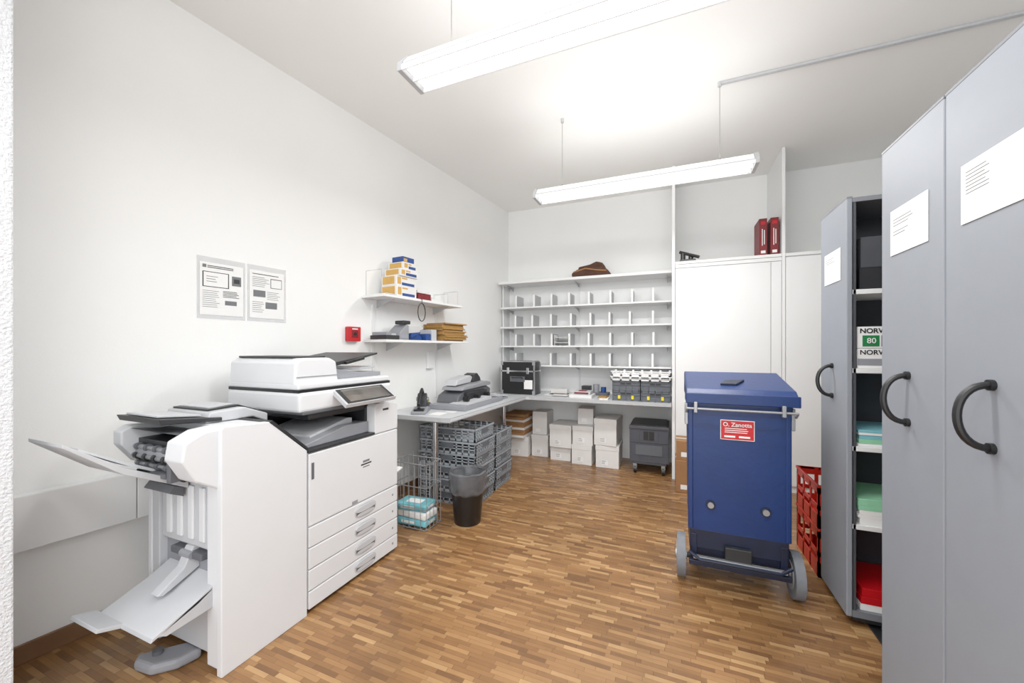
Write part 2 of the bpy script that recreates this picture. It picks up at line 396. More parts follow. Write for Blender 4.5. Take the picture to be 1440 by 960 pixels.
stack('paper_ream_stack',0.79,1.1,2.235,2.52,0.4675,[(0.03,M_PAPER),(0.015,M_PAPER),(0.02,M_PAPER),(0.02,M_GREENP),(0.03,M_GREENP)])
stack('folder_stack',0.80,1.12,2.24,2.52,0.0755,[(0.03,M_PAPER),(0.03,M_RED),(0.04,M_RED)])
stack('envelope_box',0.80,1.12,2.25,2.52,1.5405,[(0.10,M_DARK),(0.14,M_INT)])
# ------------------------------------------------------------------ red crates
b=B('red_bottle_crate')
def lattice_crate(b,x0,x1,y0,y1,z0,h,m,bar=0.02,t=0.006,cols=3,rows=None):
    b.box(x0+t,x1-t,y0+t,y1-t,z0,z0+t,m)
    rr=rows or ((0,0.30),(0.42,0.52),(0.80,1.0))
    for (a,c) in rr:
        a=z0+h*a; c=z0+h*c
        b.box(x0,x1,y0,y0+t,a,c,m); b.box(x0,x1,y1-t,y1,a,c,m); b.box(x0,x0+t,y0+t,y1-t,a,c,m); b.box(x1-t,x1,y0+t,y1-t,a,c,m)
    for i in range(cols+1):
        xx=x0+(x1-x0-bar)*i/cols; yy=y0+(y1-y0-bar)*i/cols
        b.box(xx,xx+bar,y0,y0+t+0.001,z0,z0+h,m); b.box(xx,xx+bar,y1-t-0.001,y1,z0,z0+h,m)
        b.box(x0,x0+t+0.001,yy,yy+bar,z0,z0+h,m); b.box(x1-t-0.001,x1,yy,yy+bar,z0,z0+h,m)
    q=min(0.014,h*0.2)
    b.box(x0-0.004,x1+0.004,y0-0.004,y0+t,z0+h-q,z0+h,m,bev=0.001); b.box(x0-0.004,x1+0.004,y1-t,y1+0.004,z0+h-q,z0+h,m,bev=0.001)
    b.box(x0-0.004,x0+t,y0,y1,z0+h-q,z0+h,m,bev=0.001); b.box(x1-t,x1+0.004,y0,y1,z0+h-q,z0+h,m,bev=0.001)
lattice_crate(b,0.75,1.05,2.63,3.03,0.0,0.27,M_REDC); lattice_crate(b,0.75,1.05,2.63,3.03,0.272,0.24,M_REDC)
b.done()

# ------------------------------------------------------------------ blue wheeled container
b=B('blue_wheeled_container')
bx0,bx1,by0,by1=0.085,0.545,2.30,2.74
b.box(bx0,bx1,by0,by1,0.275,0.965,M_BLUE,bev=0.008,taper=0.975)
b.box(bx0-0.004,bx0+0.02,by0-0.004,by0+0.02,0.30,0.97,M_BLUE,bev=0.004)
b.box(bx1-0.02,bx1+0.004,by0-0.004,by0+0.02,0.30,0.97,M_BLUE,bev=0.004)
b.box(bx0-0.008,bx1+0.008,by0-0.008,by1+0.008,0.945,0.985,M_BLUE,bev=0.006)
b.prism([(by0-0.03,0.99),(by0-0.03,1.025),(by0+0.02,1.055),(by1-0.02,1.125),(by1+0.02,1.11),(by1+0.02,0.99)],'x',bx0-0.012,bx1+0.03,M_BLUE,bev=0.006)
b.box(bx0-0.016,bx1+0.034,by0-0.04,by0-0.024,0.98,1.035,M_BLUE,bev=0.004)
T=Matrix.Translation((0,by0+0.1,1.067))@Matrix.Rotation(math.radians(9.5),4,'X')
b.prism([(bx0+0.16,0),(bx1-0.22,0),(bx1-0.17,0.10),(bx0+0.19,0.08)],'z',0,0.014,M_BLUED,bev=0.003,T=T)
b.tube([(bx0-0.012,by0-0.01,0.93),(bx0-0.012,by0-0.055,0.955),(bx1+0.02,by0-0.055,0.955),(bx1+0.02,by0-0.01,0.93)],0.006,M_STEEL,10)
for x in (bx0+0.03,bx1-0.04):
    b.box(x-0.008,x+0.008,by0-0.066,by0-0.046,0.935,0.99,M_STEEL,bev=0.002)
b.box(bx0-0.02,bx0-0.004,by0+0.0,by0+0.07,0.86,0.97,M_STEEL,bev=0.003); b.box(bx1+0.004,bx1+0.02,by0,by0+0.07,0.86,0.97,M_STEEL,bev=0.003)
for x,z in ((bx0+0.105,0.44),(bx1-0.105,0.44)):
    b.cyl((x,by0-0.002,z),(x,by0+0.02,z),0.024,M_BLUED,20); b.cyl((x,by0-0.012,z),(x,by0,z),0.015,M_STEEL,18)
b.box(bx0+0.005,bx1-0.005,by0+0.005,by0+0.03,0.20,0.30,M_BLUED,bev=0.003)
b.prism([(bx0+0.01,0.255),(bx1-0.01,0.255),(bx1-0.02,0.155),(bx0+0.02,0.155)],'y',by0+0.03,by0+0.05,M_BLUED)
b.box(bx0+0.01,bx0+0.04,by0,by1,0.12,0.275,M_BLUED,bev=0.003); b.box(bx1-0.04,bx1-0.01,by0,by1,0.12,0.275,M_BLUED,bev=0.003)
b.box(bx0+0.0,bx1,by0-0.03,by0-0.005,0.12,0.145,M_BLUED,bev=0.003)
b.box(bx0+0.02,bx1-0.02,by0-0.045,by0-0.02,0.16,0.175,M_STEEL,bev=0.003)
b.box(bx0+0.17,bx1-0.17,by0-0.03,by0+0.0,0.15,0.24,M_DARK,bev=0.004)
b.tube([(bx0-0.0,by0-0.03,0.19),(bx0+0.05,by0-0.05,0.165),(bx1-0.05,by0-0.05,0.165),(bx1,by0-0.03,0.19)],0.009,M_BLUED,8)
b.box(bx0+0.02,bx1-0.02,by1-0.05,by1-0.02,0.1,0.275,M_BLUED)
b.cyl((bx0-0.02,2.38,0.115),(bx1+0.02,2.38,0.115),0.014,M_DARK,14)
for xa,xb in ((bx0-0.058,bx0-0.016),(bx1+0.016,bx1+0.058)):
    b.cyl((xa,2.38,0.115),(xb,2.38,0.115),0.115,M_WHEEL,40)
    b.cyl((xa-0.003,2.38,0.115),(xb+0.003,2.38,0.115),0.07,M_PRNG,28); b.cyl((xa-0.008,2.38,0.115),(xb+0.008,2.38,0.115),0.025,M_STEEL,20)
for x in (bx0+0.05,bx1-0.05):
    b.cyl((x-0.015,by1-0.04,0.05),(x+0.015,by1-0.04,0.05),0.05,M_WHEEL,24); b.box(x-0.02,x+0.02,by1-0.06,by1-0.02,0.06,0.11,M_STEEL)
T=FNY(0.235,by0-0.0045,0.84)
b.box(-0.0,0.155,-0.045,0.058,0,0.0015,M_PAPER,T=T,bev=0.0003,seg=1); b.box(0.003,0.152,-0.042,0.055,0.001,0.0022,M_RED,T=T)
b.text('O. Zanotta',0.029,T@Matrix.Translation((0.0775,0.034,0.0030)),M_PAPER,bold=0.0004)
b.bars(T,0.02,0.016,0.115,3,0.010,0.003,M_PAPER,rag=0.2,z=0.0030)
for x in (0.018,0.085): b.box(x,x+0.05,-0.032,-0.023,0.001,0.0030,M_PAPER,T=T)
b.done()

# ------------------------------------------------------------------ multifunction printer with finisher
b=B('multifunction_printer')
xf=-1.60; xb=-2.20
b.box(xb,xf-0.012,1.33,1.976,0.035,0.77,M_PRN,bev=0.006)
b.box(xb+0.03,xf-0.04,1.35,1.95,0.012,0.036,M_DARK)
for x in (xb+0.06,xf-0.07):
    for y in (1.38,1.92): b.cyl((x-0.01,y,0.02),(x+0.01,y,0.02),0.02,M_BLACK,16)
dr=[(0.022,0.105),(0.110,0.208),(0.213,0.312),(0.317,0.412)]
for (a,c) in dr: b.box(xf-0.02,xf,1.332,1.974,a,c,M_PRN,bev=0.004)
b.box(xf-0.02,xf,1.332,1.974,0.418,0.765,M_PRN,bev=0.005)
b.box(xf-0.019,xf-0.0135,1.334,1.972,0.03,0.76,M_SEAM)
def oval(b,cy,cz,ry,rz,x0,x1,m):
    pts=[(cy+ry*(abs(math.cos(t))**0.75)*(1 if math.cos(t)>=0 else -1),cz+rz*(abs(math.sin(t))**0.75)*(1 if math.sin(t)>=0 else -1)) for t in [2*PI*i/28 for i in range(28)]]
    b.prism(pts,'x',x0,x1,m)
for (a,c) in dr:
    cz=(a+c)/2
    oval(b,1.70,cz,0.082,0.036,xf-0.006,xf+0.0015,M_PRN2); oval(b,1.70,cz-0.002,0.074,0.029,xf-0.004,xf+0.0022,M_PRNG)
    oval(b,1.70,cz-0.008,0.070,0.018,xf,xf+0.0028,M_PRNM)
    oval(b,1.70,cz+0.012,0.074,0.015,xf,xf+0.006,M_PRN2)
    oval(b,1.70,cz-0.016,0.066,0.010,xf,xf+0.0035,M_PRN2)
    T=FX(xf,1.93,cz); b.box(-0.008,0.004,-0.006,0.006,0,0.0008,M_PRNG,T=T)
b.box(xf-0.002,xf+0.001,1.60,1.64,0.423,0.44,M_PRNG)
T=FX(xf,1.70,0.62); b.box(-0.02,0.03,0.01,0.022,0,0.0008,M_INK,T=T); b.box(-0.035,0.045,-0.004,0.004,0,0.0008,M_INKD,T=T); b.box(-0.02,0.03,-0.018,-0.012,0,0.0008,M_INK,T=T)
b.box(xf-0.004,xf+0.001,1.345,1.36,0.64,0.72,M_PRNM)
b.prism([(1.775,0.77),(1.976,0.77),(1.976,0.925),(1.93,0.94),(1.79,0.945),(1.775,0.93)],'x',xb,xf,M_PRN,bev=0.005)
T=FX(xf,1.86,0.905); b.box(-0.02,0.03,-0.006,0.006,0,0.0008,M_DARK,T=T)
b.box(xb,xf+0.001,1.33,1.775,0.77,0.783,M_DARK,bev=0.003)
b.prism([(1.34,0.783),(1.77,0.783),(1.77,0.845),(1.60,0.85),(1.34,0.80)],'x',xb+0.12,xf-0.045,M_PRNG,bev=0.004)
b.prism([(1.42,0.80),(1.70,0.80),(1.70,0.875),(1.66,0.878),(1.42,0.825)],'x',xb+0.16,xf-0.10,M_PRN2,bev=0.003)
b.box(xb+0.002,xb+0.12,1.335,1.775,0.78,0.965,M_DARK)
b.box(xb+0.12,xf-0.06,1.755,1.78,0.78,0.965,M_DARK)
b.box(xb,xb+0.10,1.32,1.4,0.77,0.98,M_PRN2,bev=0.004)
b.box(xb+0.05,xf-0.06,1.38,1.775,0.915,0.965,M_DARK,bev=0.01)
b.box(xb,xf-0.055,1.325,1.985,0.955,1.055,M_PRN,bev=0.016,seg=3)
b.box(xb+0.01,xf-0.05,1.34,1.985,0.945,0.962,M_PRNM,bev=0.004)
b.box(xb+0.005,xf-0.065,1.33,1.98,1.053,1.068,M_BLACK)
b.box(xb,xf-0.07,1.33,1.98,1.066,1.10,M_PRN,bev=0.010,seg=3)
b.prism([(1.33,1.085),(1.60,1.085),(1.585,1.20),(1.54,1.222),(1.37,1.222),(1.335,1.20)],'x',xb+0.01,xf-0.095,M_PRN,bev=0.012,seg=3)
b.box(xb+0.005,xf-0.09,1.34,1.60,1.128,1.1305,M_PRNG)
b.box(xb+0.04,xf-0.15,1.36,1.56,1.2215,1.231,M_DARK,bev=0.003)
b.prism([(1.56,1.165),(1.93,1.235),(1.93,1.246),(1.56,1.19)],'x',xb+0.04,xf-0.12,M_DARK,bev=0.003)
b.prism([(1.66,1.18),(1.80,1.205),(1.80,1.222),(1.66,1.195)],'x',xb+0.10,xf-0.10,M_BLACK,bev=0.002)
b.prism([(1.58,1.10),(1.97,1.10),(1.97,1.125),(1.80,1.13),(1.60,1.16)],'x',xb+0.03,xf-0.13,M_PRNG,bev=0.004)
b.prism([(1.60,1.16),(1.82,1.14),(1.95,1.15),(1.95,1.16),(1.82,1.155),(1.60,1.175)],'x',xb+0.05,xf-0.16,M_PRN2,bev=0.002)
P=[Vector((-1.665,1.53,1.050)),Vector((-1.525,1.49,0.985)),Vector((-1.525,1.87,0.985)),Vector((-1.665,1.91,1.050))]
b.quad(P,M_PRN2,0.02)
n=(P[1]-P[0]).cross(P[2]-P[0]).normalized()
c=sum(P,Vector())/4
Q=[c+(p-c)*0.93+n*0.002 for p in P]; b.quad(Q,M_DARK,0.002)
Q=[c+Vector(((p-c).x*0.78,(p-c).y*0.80,(p-c).z*0.78))+n*0.004 for p in P]; b.quad(Q,M_SCR,0.002)
b.box(-1.70,-1.62,1.66,1.76,0.965,1.0,M_PRN2,bev=0.006)
# finisher body
fy=1.322
b.prism([(0.944,0.0),(fy,0.0),(fy,0.785),(1.135,0.955),(0.952,0.968),(0.944,0.955)],'x',xf-0.03,xf,M_PRN,bev=0.004)
b.prism([(0.995,0.02),(fy-0.002,0.02),(fy-0.002,0.78),(1.14,0.95),(0.995,0.955)],'x',-2.09,xf-0.03,M_PRN)
b.prism([(0.95,0.0),(fy,0.0),(fy,0.785),(1.135,0.955),(0.952,0.968)],'x',-2.115,-2.09,M_PRN,bev=0.003)
b.prism([(1.15,0.958),(fy+0.004,0.80),(fy+0.004,0.787),(1.135,0.952)],'x',-2.115,xf+0.001,M_DARK)
b.box(-1.70,xf-0.03,0.950,0.997,0.02,0.74,M_PRN,bev=0.004)
b.box(-2.09,-2.04,0.955,0.997,0.02,0.74,M_PRN2,bev=0.004)
b.box(-2.04,-1.70,0.965,0.997,0.46,0.74,M_PRN2,bev=0.006)
for i in range(4):
    x=-1.99+i*0.075; b.box(x,x+0.035,0.955,0.967,0.49,0.71,M_PRN,bev=0.005)
b.box(-2.04,-1.70,0.985,0.998,0.05,0.46,M_PRNG)
b.box(-2.04,-1.70,0.965,0.997,0.05,0.22,M_PRN2,bev=0.004)
b.box(-1.95,-1.74,0.95,0.99,0.415,0.445,M_PRNM,bev=0.006)
# head cheeks
chk=[(0.835,0.925),(0.825,0.86),(0.87,0.775),(0.95,0.725),(0.999,0.725),(0.999,0.962),(0.90,0.957)]
b.prism(chk,'x',-1.735,xf-0.022,M_PRN,bev=0.006)
b.prism([(0.835,0.935),(0.835,0.88),(0.89,0.80),(0.999,0.76),(0.999,0.955),(0.87,0.955)],'x',-2.115,-2.05,M_PRN,bev=0.006)
b.box(-2.05,-1.735,0.89,0.999,0.755,0.90,M_DARK)
for z,y,m in ((0.87,0.88,M_PRNM),(0.835,0.875,M_DARK),(0.80,0.885,M_PRNM)):
    b.cyl((-2.05,y,z),(-1.735,y,z),0.010,M_STEEL,12)
    for i in range(5): b.cyl((-2.03+i*0.065,y,z),(-2.012+i*0.065,y,z),0.015,m,14)
b.box(-2.0,-1.8,0.86,0.9,0.765,0.785,M_PRNM,bev=0.003)
b.box(-2.03,-1.76,0.87,0.9,0.842,0.862,M_PRNG,bev=0.003)
b.box(-1.77,-1.745,0.85,0.9,0.76,0.88,M_PRNM,bev=0.003)
b.prism([(0.86,0.945),(0.96,0.905),(0.999,0.905),(0.999,0.93),(0.96,0.93)],'x',-2.05,-1.735,M_PRNM,bev=0.003)
# top flap
b.prism([(0.835,1.002),(1.06,0.975),(1.06,0.958),(0.845,0.978)],'x',-2.09,-1.79,M_DARK,bev=0.003)
b.prism([(0.85,1.003),(1.0,0.985),(1.0,0.993),(0.85,1.011)],'x',-2.05,-1.83,M_PRN2,bev=0.002)
b.prism([(1.0,0.955),(1.20,0.955),(1.27,0.92),(1.27,0.96),(1.16,1.005),(1.02,1.0)],'x',-2.11,-1.80,M_PRN2,bev=0.006)
b.prism([(1.03,1.001),(1.16,1.006),(1.26,0.966),(1.26,0.972),(1.16,1.013),(1.03,1.008)],'x',-2.09,-1.84,M_DARK)
b.prism([(1.05,1.0085),(1.15,1.0135),(1.23,0.982),(1.23,0.986),(1.15,1.018),(1.05,1.013)],'x',-2.07,-1.87,M_PRN2)
# upper output tray
b.prism([(0.60,0.945),(0.60,0.957),(0.76,0.835),(0.955,0.725),(0.955,0.70),(0.75,0.815)],'x',-2.08,-1.83,M_PRN2,bev=0.002)
b.prism([(0.66,0.915),(0.66,0.922),(0.80,0.835),(0.93,0.76),(0.93,0.75),(0.80,0.822)],'x',-2.02,-1.90,M_PRN)
b.prism([(0.92,0.715),(0.955,0.70),(0.955,0.66),(0.90,0.69)],'x',-2.04,-1.86,M_PRNM,bev=0.003)
# lower booklet tray
b.prism([(0.985,0.345),(0.985,0.36),(0.90,0.315),(0.76,0.262),(0.755,0.248),(0.90,0.298)],'x',-2.02,-1.665,M_PRN2,bev=0.002)
b.prism([(0.765,0.262),(0.755,0.248),(0.69,0.272),(0.695,0.284)],'x',-2.05,-1.86,M_PRN2,bev=0.002)
b.prism([(0.985,0.30),(0.985,0.345),(0.85,0.29),(0.78,0.258),(0.80,0.25)],'x',-2.02,-1.99,M_PRNG); b.prism([(0.985,0.26),(0.985,0.345),(0.85,0.29),(0.78,0.258),(0.80,0.245)],'x',-1.70,-1.665,M_PRN2)
b.prism([(0.96,0.46),(0.985,0.46),(0.985,0.37),(0.86,0.315),(0.84,0.325),(0.93,0.39)],'x',-1.86,-1.81,M_PRN2,bev=0.004)
b.cyl((-1.87,0.955,0.43),(-1.80,0.955,0.43),0.016,M_PRNG,16)
# stabiliser foot
b.prism([(-1.985,0.86),(-1.95,0.83),(-1.86,0.84),(-1.80,0.90),(-1.78,0.98),(-1.87,0.985)],'z',0.002,0.045,M_PRNG,bev=0.015,seg=3)
b.cyl((-1.91,0.89,0.045),(-1.91,0.89,0.06),0.018,M_PRNM,14)
b.done()
b=B('bypass_paper_tray')
b.prism([(1.985,0.44),(2.10,0.475),(2.10,0.482),(1.985,0.45)],'x',-1.95,-1.66,M_LACQ); b.prism([(1.978,0.36),(1.99,0.36),(1.99,0.45),(1.978,0.45)],'x',-1.95,-1.66,M_PRN2)
b.done()

# ------------------------------------------------------------------ posters, alarm (on left wall)
def poster(y0,y1,z0,z1,kind):
    b=B('notice_poster',MW); b.box(0.0005,0.0025,y0-0.012,y1+0.012,z0-0.02,z1+0.03,M_SLEEVE); b.box(0.0026,0.004,y0,y1,z0,z1,M_PAPER)
    T=FX(0.004,y0,z0); w=y1-y0; h=z1-z0
    if kind==0:
        b.box(0.012,0.03,h-0.03,h-0.012,0,0.0008,M_INK,T=T); b.bars(T,0.035,h-0.016,0.13,2,0.009,0.004,M_INKD)
        b.box(0.012,w-0.075,h-0.135,h-0.05,0,0.0008,M_INKD,T=T); b.box(0.017,w-0.080,h-0.131,h-0.054,0.0005,0.0012,M_PAPER,T=T)
        b.bars(T,0.03,h-0.075,0.06,3,0.014,0.003,M_INK,z=0.0018)
        b.box(w-0.06,w-0.012,h-0.115,h-0.06,0,0.0008,M_INK,T=T); b.box(w-0.05,w-0.02,h-0.10,h-0.075,0,0.0014,M_DARK,T=T)
        b.bars(T,0.012,h-0.155,0.09,9,0.011,0.0022,M_INK); b.bars(T,0.11,h-0.15,0.085,5,0.008,0.003,M_INKD,rag=0.2)
        b.box(0.12,0.18,0.06,0.085,0,0.0008,M_INK,T=T)
    else:
        b.bars(T,0.015,h-0.02,0.16,1,0.01,0.004,M_INKD,rag=0.1); b.bars(T,0.015,h-0.04,0.10,6,0.011,0.0025,M_INK); b.box(0.12,0.19,h-0.10,h-0.04,0,0.0008,M_INK,T=T)
        b.box(0.124,0.186,h-0.096,h-0.046,0,0.0014,M_PAPER,T=T)
        b.box(0.02,0.09,h-0.16,h-0.12,0,0.0008,M_INK,T=T); b.bars(T,0.10,h-0.125,0.09,5,0.011,0.0025,M_INK)
        b.box(0.09,0.16,0.06,0.10,0,0.0008,M_INK,T=T); b.bars(T,0.015,h-0.19,0.08,6,0.012,0.0025,M_INK)
    b.done()
poster(1.29,1.505,1.456,1.745,0); poster(1.54,1.745,1.456,1.745,1)
b=B('fire_alarm_call_point',MW)
b.box(0.0005,0.045,2.20,2.31,1.325,1.435,M_RED,bev=0.006); T=FX(0.045,2.255,1.38)
b.box(-0.028,0.028,-0.028,0.028,0,0.003,M_DKRED,T=T,bev=0.001); b.cyl((0,0,0.002),(0,0,0.006),0.013,M_BLACK,18,T=T); b.box(-0.025,0.025,0.034,0.042,0,0.001,M_PAPER,T=T)
b.done()

# ------------------------------------------------------------------ wall shelves + contents
b=B('wall_shelf',MW); yA,yB_=2.35,3.34
b.box(0.0005,0.25,yA,yB_,1.665,1.685,M_SHELF,bev=0.002)
for y in (yA+0.15,yB_-0.15): b.prism([(0.0005,1.664),(0.20,1.664),(0.0005,1.60)],'y',y,y+0.004,M_DIV); 
def bookend(b,y,z,h=0.14):
    b.tube([(0.03,y,z+0.002),(0.03,y,z+h),(0.2,y,z+h),(0.2,y,z+0.002)],0.0022,M_STEEL,6)
bookend(b,yA+0.02,1.685,0.19); bookend(b,yB_-0.02,1.685); bookend(b,yB_-0.17,1.685,0.10)
b.done()
b=B('wall_shelf',MW)
b.box(0.0005,0.25,yA+0.02,yB_+0.1,1.32,1.34,M_SHELF,bev=0.002)
for y in (yA+0.25,yB_-0.1): b.prism([(0.0005,1.319),(0.20,1.319),(0.0005,1.25)],'y',y,y+0.004,M_DIV)
b.box(0.0005,0.012,yA+0.10,yA+0.125,0.80,1.62,M_SHELF); b.box(0.0005,0.012,yB_-0.12,yB_-0.095,0.80,1.62,M_SHELF)
b.box(0.0005,0.03,yB_-0.25,yB_-0.17,1.08,1.24,M_LACQ,bev=0.004)
b.done()
b=B('small_carton_stack',MW)
z=1.6855
def lab_box(b,x0,x1,y0,y1,z0,z1):
    b.box(x0,x1,y0,y1,z0,z1,M_CARDW,bev=0.002)
    b.box(x0+0.015,x1-0.02,y0-0.001,y0+0.01,z0+0.012,z1-0.006,M_YEL)
    yb=(y0+y1)/2
    b.box(x1-0.01,x1+0.001,y0+0.012,y0+0.05,z0+0.014,z1-0.01,M_YEL)
    b.box(x1-0.01,x1+0.0012,y0+0.06,y1-0.02,z0+0.008,z0+0.030,M_LBLUE)
    b.box(x1-0.01,x1+0.0012,y0+0.06,yb+0.01,z1-0.022,z1-0.010,M_YEL)
lab_box(b,0.05,0.225,2.50,2.72,z,z+0.085); lab_box(b,0.055,0.22,2.50,2.72,z+0.0855,z+0.165)
lab_box(b,0.06,0.235,2.53,2.73,z+0.1655,z+0.225); lab_box(b,0.06,0.225,2.57,2.73,z+0.2255,z+0.285)
b.box(0.08,0.2,2.59,2.72,z+0.2855,z+0.335,M_LBLUE,bev=0.003); b.box(0.0795,0.201,2.60,2.64,z+0.295,z+0.32,M_YEL)
b.done()
b=B('loose_paper_sheets',MW); b.box(0.03,0.20,2.385,2.48,1.6855,1.692,M_PAPER); b.box(0.06,0.23,2.39,2.485,1.6925,1.696,M_CARDW); b.done()
b=B('red_ink_carton',MW); b.box(0.08,0.22,2.75,2.84,1.6855,1.735,M_DKRED,bev=0.003); b.box(0.05,0.21,2.85,2.92,1.6855,1.745,M_DKRED,bev=0.003); b.box(0.09,0.2,2.76,2.91,1.7455,1.77,M_CARDW,bev=0.003); b.done()
b=B('paper_roll_box',MW); b.box(0.05,0.2,2.94,3.04,1.6855,1.71,M_CARDW,bev=0.003); b.cyl((0.12,3.0,1.7105),(0.12,3.0,1.735),0.03,M_PRN2,20); b.done()
b=B('black_cable_coil',MW)
b.tube([(0.256,2.75+0.045*math.cos(t),1.575+0.075*math.sin(t)) for t in [2*PI*i/24 for i in range(24)]],0.004,M_BLACK,8,closed=True)
b.tube([(0.256,2.75,1.65),(0.262,2.75,1.68),(0.24,2.75,1.6895)],0.003,M_BLACK,6); b.done()
b=B('cash_tray_organizer',MW)
b.box(0.04,0.22,2.40,2.535,1.3405,1.375,M_DARK,bev=0.003); b.box(0.05,0.21,2.41,2.46,1.375,1.40,M_PRNG,bev=0.003); b.box(0.06,0.2,2.47,2.52,1.375,1.39,M_PRN2,bev=0.003); b.done()
b=B('desk_calculator',MW)
b.prism([(2.54,1.3405),(2.66,1.3405),(2.66,1.46),(2.64,1.47),(2.56,1.40)],'x',0.06,0.20,M_PRNG,bev=0.005); b.box(0.08,0.205,2.56,2.65,1.35,1.39,M_PRNG,bev=0.004); b.box(0.1,0.2,2.60,2.68,1.47,1.50,M_DARK,bev=0.006); b.done()
b=B('blue_stapler',MW); b.prism([(2.70,1.3405),(2.86,1.3405),(2.86,1.36),(2.84,1.385),(2.72,1.40),(2.70,1.38)],'x',0.10,0.16,M_LBLUE,bev=0.006); b.prism([(2.69,1.36),(2.80,1.40),(2.80,1.41),(2.69,1.40)],'x',0.17,0.20,M_LBLUE,bev=0.004);b.box(0.08,0.2,2.87,2.93,1.3405,1.40,M_LBLUE,bev=0.004); b.done()
b=B('pin_organizer',MW); b.box(0.06,0.2,2.945,3.01,1.3405,1.44,M_PRN2,bev=0.006); b.box(0.07,0.19,2.955,3.0,1.435,1.443,M_DARK); b.box(0.02,0.05,2.75,3.0,1.3405,1.47,M_CARDW,bev=0.002); b.done()
b=B('manila_envelope_stack',MW); z=1.3405
for i in range(14):
    d=random.uniform(-0.015,0.015); h=0.012; b.box(0.03+d,0.25+d,3.05+d,3.38+d*1.5,z,z+h-0.001,M_MANILA if i%4 else M_CARD,bev=0.001,seg=1); z+=h
b.done()

# ------------------------------------------------------------------ counter items
ZC=0.7425
b=B('lever_stapler_device')
T=Matrix.Translation((-1.93,2.66,ZC))@Matrix.Rotation(math.radians(25),4,'Z')
b.prism([(-0.11,0),(0.11,0),(0.11,0.03),(0.04,0.045),(-0.11,0.022)],'x',-0.05,0.07,M_PRNG,bev=0.006,T=T)
b.prism([(0.02,0.03),(0.10,0.03),(0.10,0.10),(0.075,0.155),(0.055,0.13),(0.03,0.07)],'x',-0.03,0.05,M_DARK,bev=0.008,T=T)
b.tube([(0.01,0.09,0.10),(0.01,0.085,0.155),(0.01,0.05,0.185),(0.01,0.0,0.165),(0.01,-0.05,0.125),(0.01,-0.10,0.075)],0.013,M_BLACK,12,T=T)
b.tube([(0.01,0.09,0.06),(0.01,0.03,0.09),(0.01,-0.03,0.075),(0.01,-0.09,0.045)],0.010,M_DARK,12,T=T)
b.cyl((-0.04,0.08,0.10),(0.06,0.08,0.10),0.018,M_STEEL,18,T=T)
b.box(-0.03,0.05,-0.10,-0.04,0.022,0.04,M_BLACK,bev=0.004,T=T)
b.done()
b=B('small_paper_notes'); b.box(-1.80,-1.70,2.60,2.72,ZC,ZC+0.003,M_PAPER); b.box(-1.74,-1.66,2.74,2.80,ZC,ZC+0.004,M_CARDW); b.done()
b=B('tape_dispenser'); b.prism([(2.84,ZC),(2.96,ZC),(2.96,ZC+0.03),(2.92,ZC+0.05),(2.85,ZC+0.06)],'x',-2.06,-2.01,M_PRNM,bev=0.004); b.cyl((-2.055,2.89,ZC+0.06),(-2.015,2.89,ZC+0.06),0.035,M_YSTK,20); b.done()
b=B('franking_machine')
b.box(-1.96,-1.60,2.84,3.62,ZC,ZC+0.045,M_PRNG,bev=0.006)
b.prism([(2.88,ZC+0.045),(3.35,ZC+0.045),(3.35,ZC+0.075),(2.88,ZC+0.055)],'x',-1.78,-1.60,M_PRN2,bev=0.003)
b.prism([(2.94,ZC+0.045),(3.60,ZC+0.045),(3.62,ZC+0.12),(3.52,ZC+0.16),(3.10,ZC+0.15),(2.98,ZC+0.11)],'x',-1.96,-1.74,M_PRNM,bev=0.012,seg=3)
b.prism([(3.00,ZC+0.15),(3.58,ZC+0.16),(3.58,ZC+0.19),(3.50,ZC+0.205),(3.02,ZC+0.18)],'x',-1.94,-1.72,M_PRNG,bev=0.008,seg=3)
b.prism([(3.02,ZC+0.19),(3.30,ZC+0.20),(3.34,ZC+0.25),(3.30,ZC+0.27),(3.06,ZC+0.24)],'x',-1.93,-1.80,M_PRN2,bev=0.008)
b.prism([(3.34,ZC+0.20),(3.52,ZC+0.20),(3.50,ZC+0.24),(3.44,ZC+0.285),(3.38,ZC+0.27)],'x',-1.92,-1.80,M_DARK,bev=0.006)
b.box(-1.79,-1.70,3.06,3.46,ZC+0.06,ZC+0.13,M_DARK,bev=0.006)
for y in (2.99,3.2,3.4): b.cyl((-1.70,y,ZC+0.085),(-1.65,y,ZC+0.085),0.022,M_BLACK,16)
b.prism([(3.5,ZC+0.05),(3.78,ZC+0.02),(3.78,ZC+0.035),(3.5,ZC+0.075)],'x',-1.92,-1.62,M_PRN2,bev=0.003)
b.box(-1.92,-1.62,3.62,3.80,ZC,ZC+0.02,M_PRNG,bev=0.004)
b.done()
b=B('flight_case')
x0,x1,y0,y1,z0,z1=-1.83,-1.43,4.10,4.31,ZC,1.125
b.box(x0,x1,y0,y1,z0,z1,M_BLACK,bev=0.004)
for (yy) in (y0,y1):
    for (zz) in (z0,z1,z0+0.27): b.box(x0-0.002,x1+0.002,yy-0.004,yy+0.004,max(zz-0.008,z0),zz+0.008 if zz<z1 else zz+0.003,M_CHROME)
    for xx in (x0,x1): b.box(xx-0.008,xx+0.008,yy-0.004,yy+0.004,z0,z1,M_CHROME)
for xx in (x0,x1):
    for zz in (z0+0.27,z1-0.006): b.box(xx-0.004,xx+0.004,y0,y1,zz-0.006,zz+0.006,M_CHROME)
for xx in (x0,x1):
    for zz in (z0+0.0,z1-0.045): b.box(xx-0.022 if xx==x1 else xx-0.006,xx+0.006 if xx==x1 else xx+0.022,y0-0.008,y0+0.02,zz,zz+0.05,M_STEEL,bev=0.003)
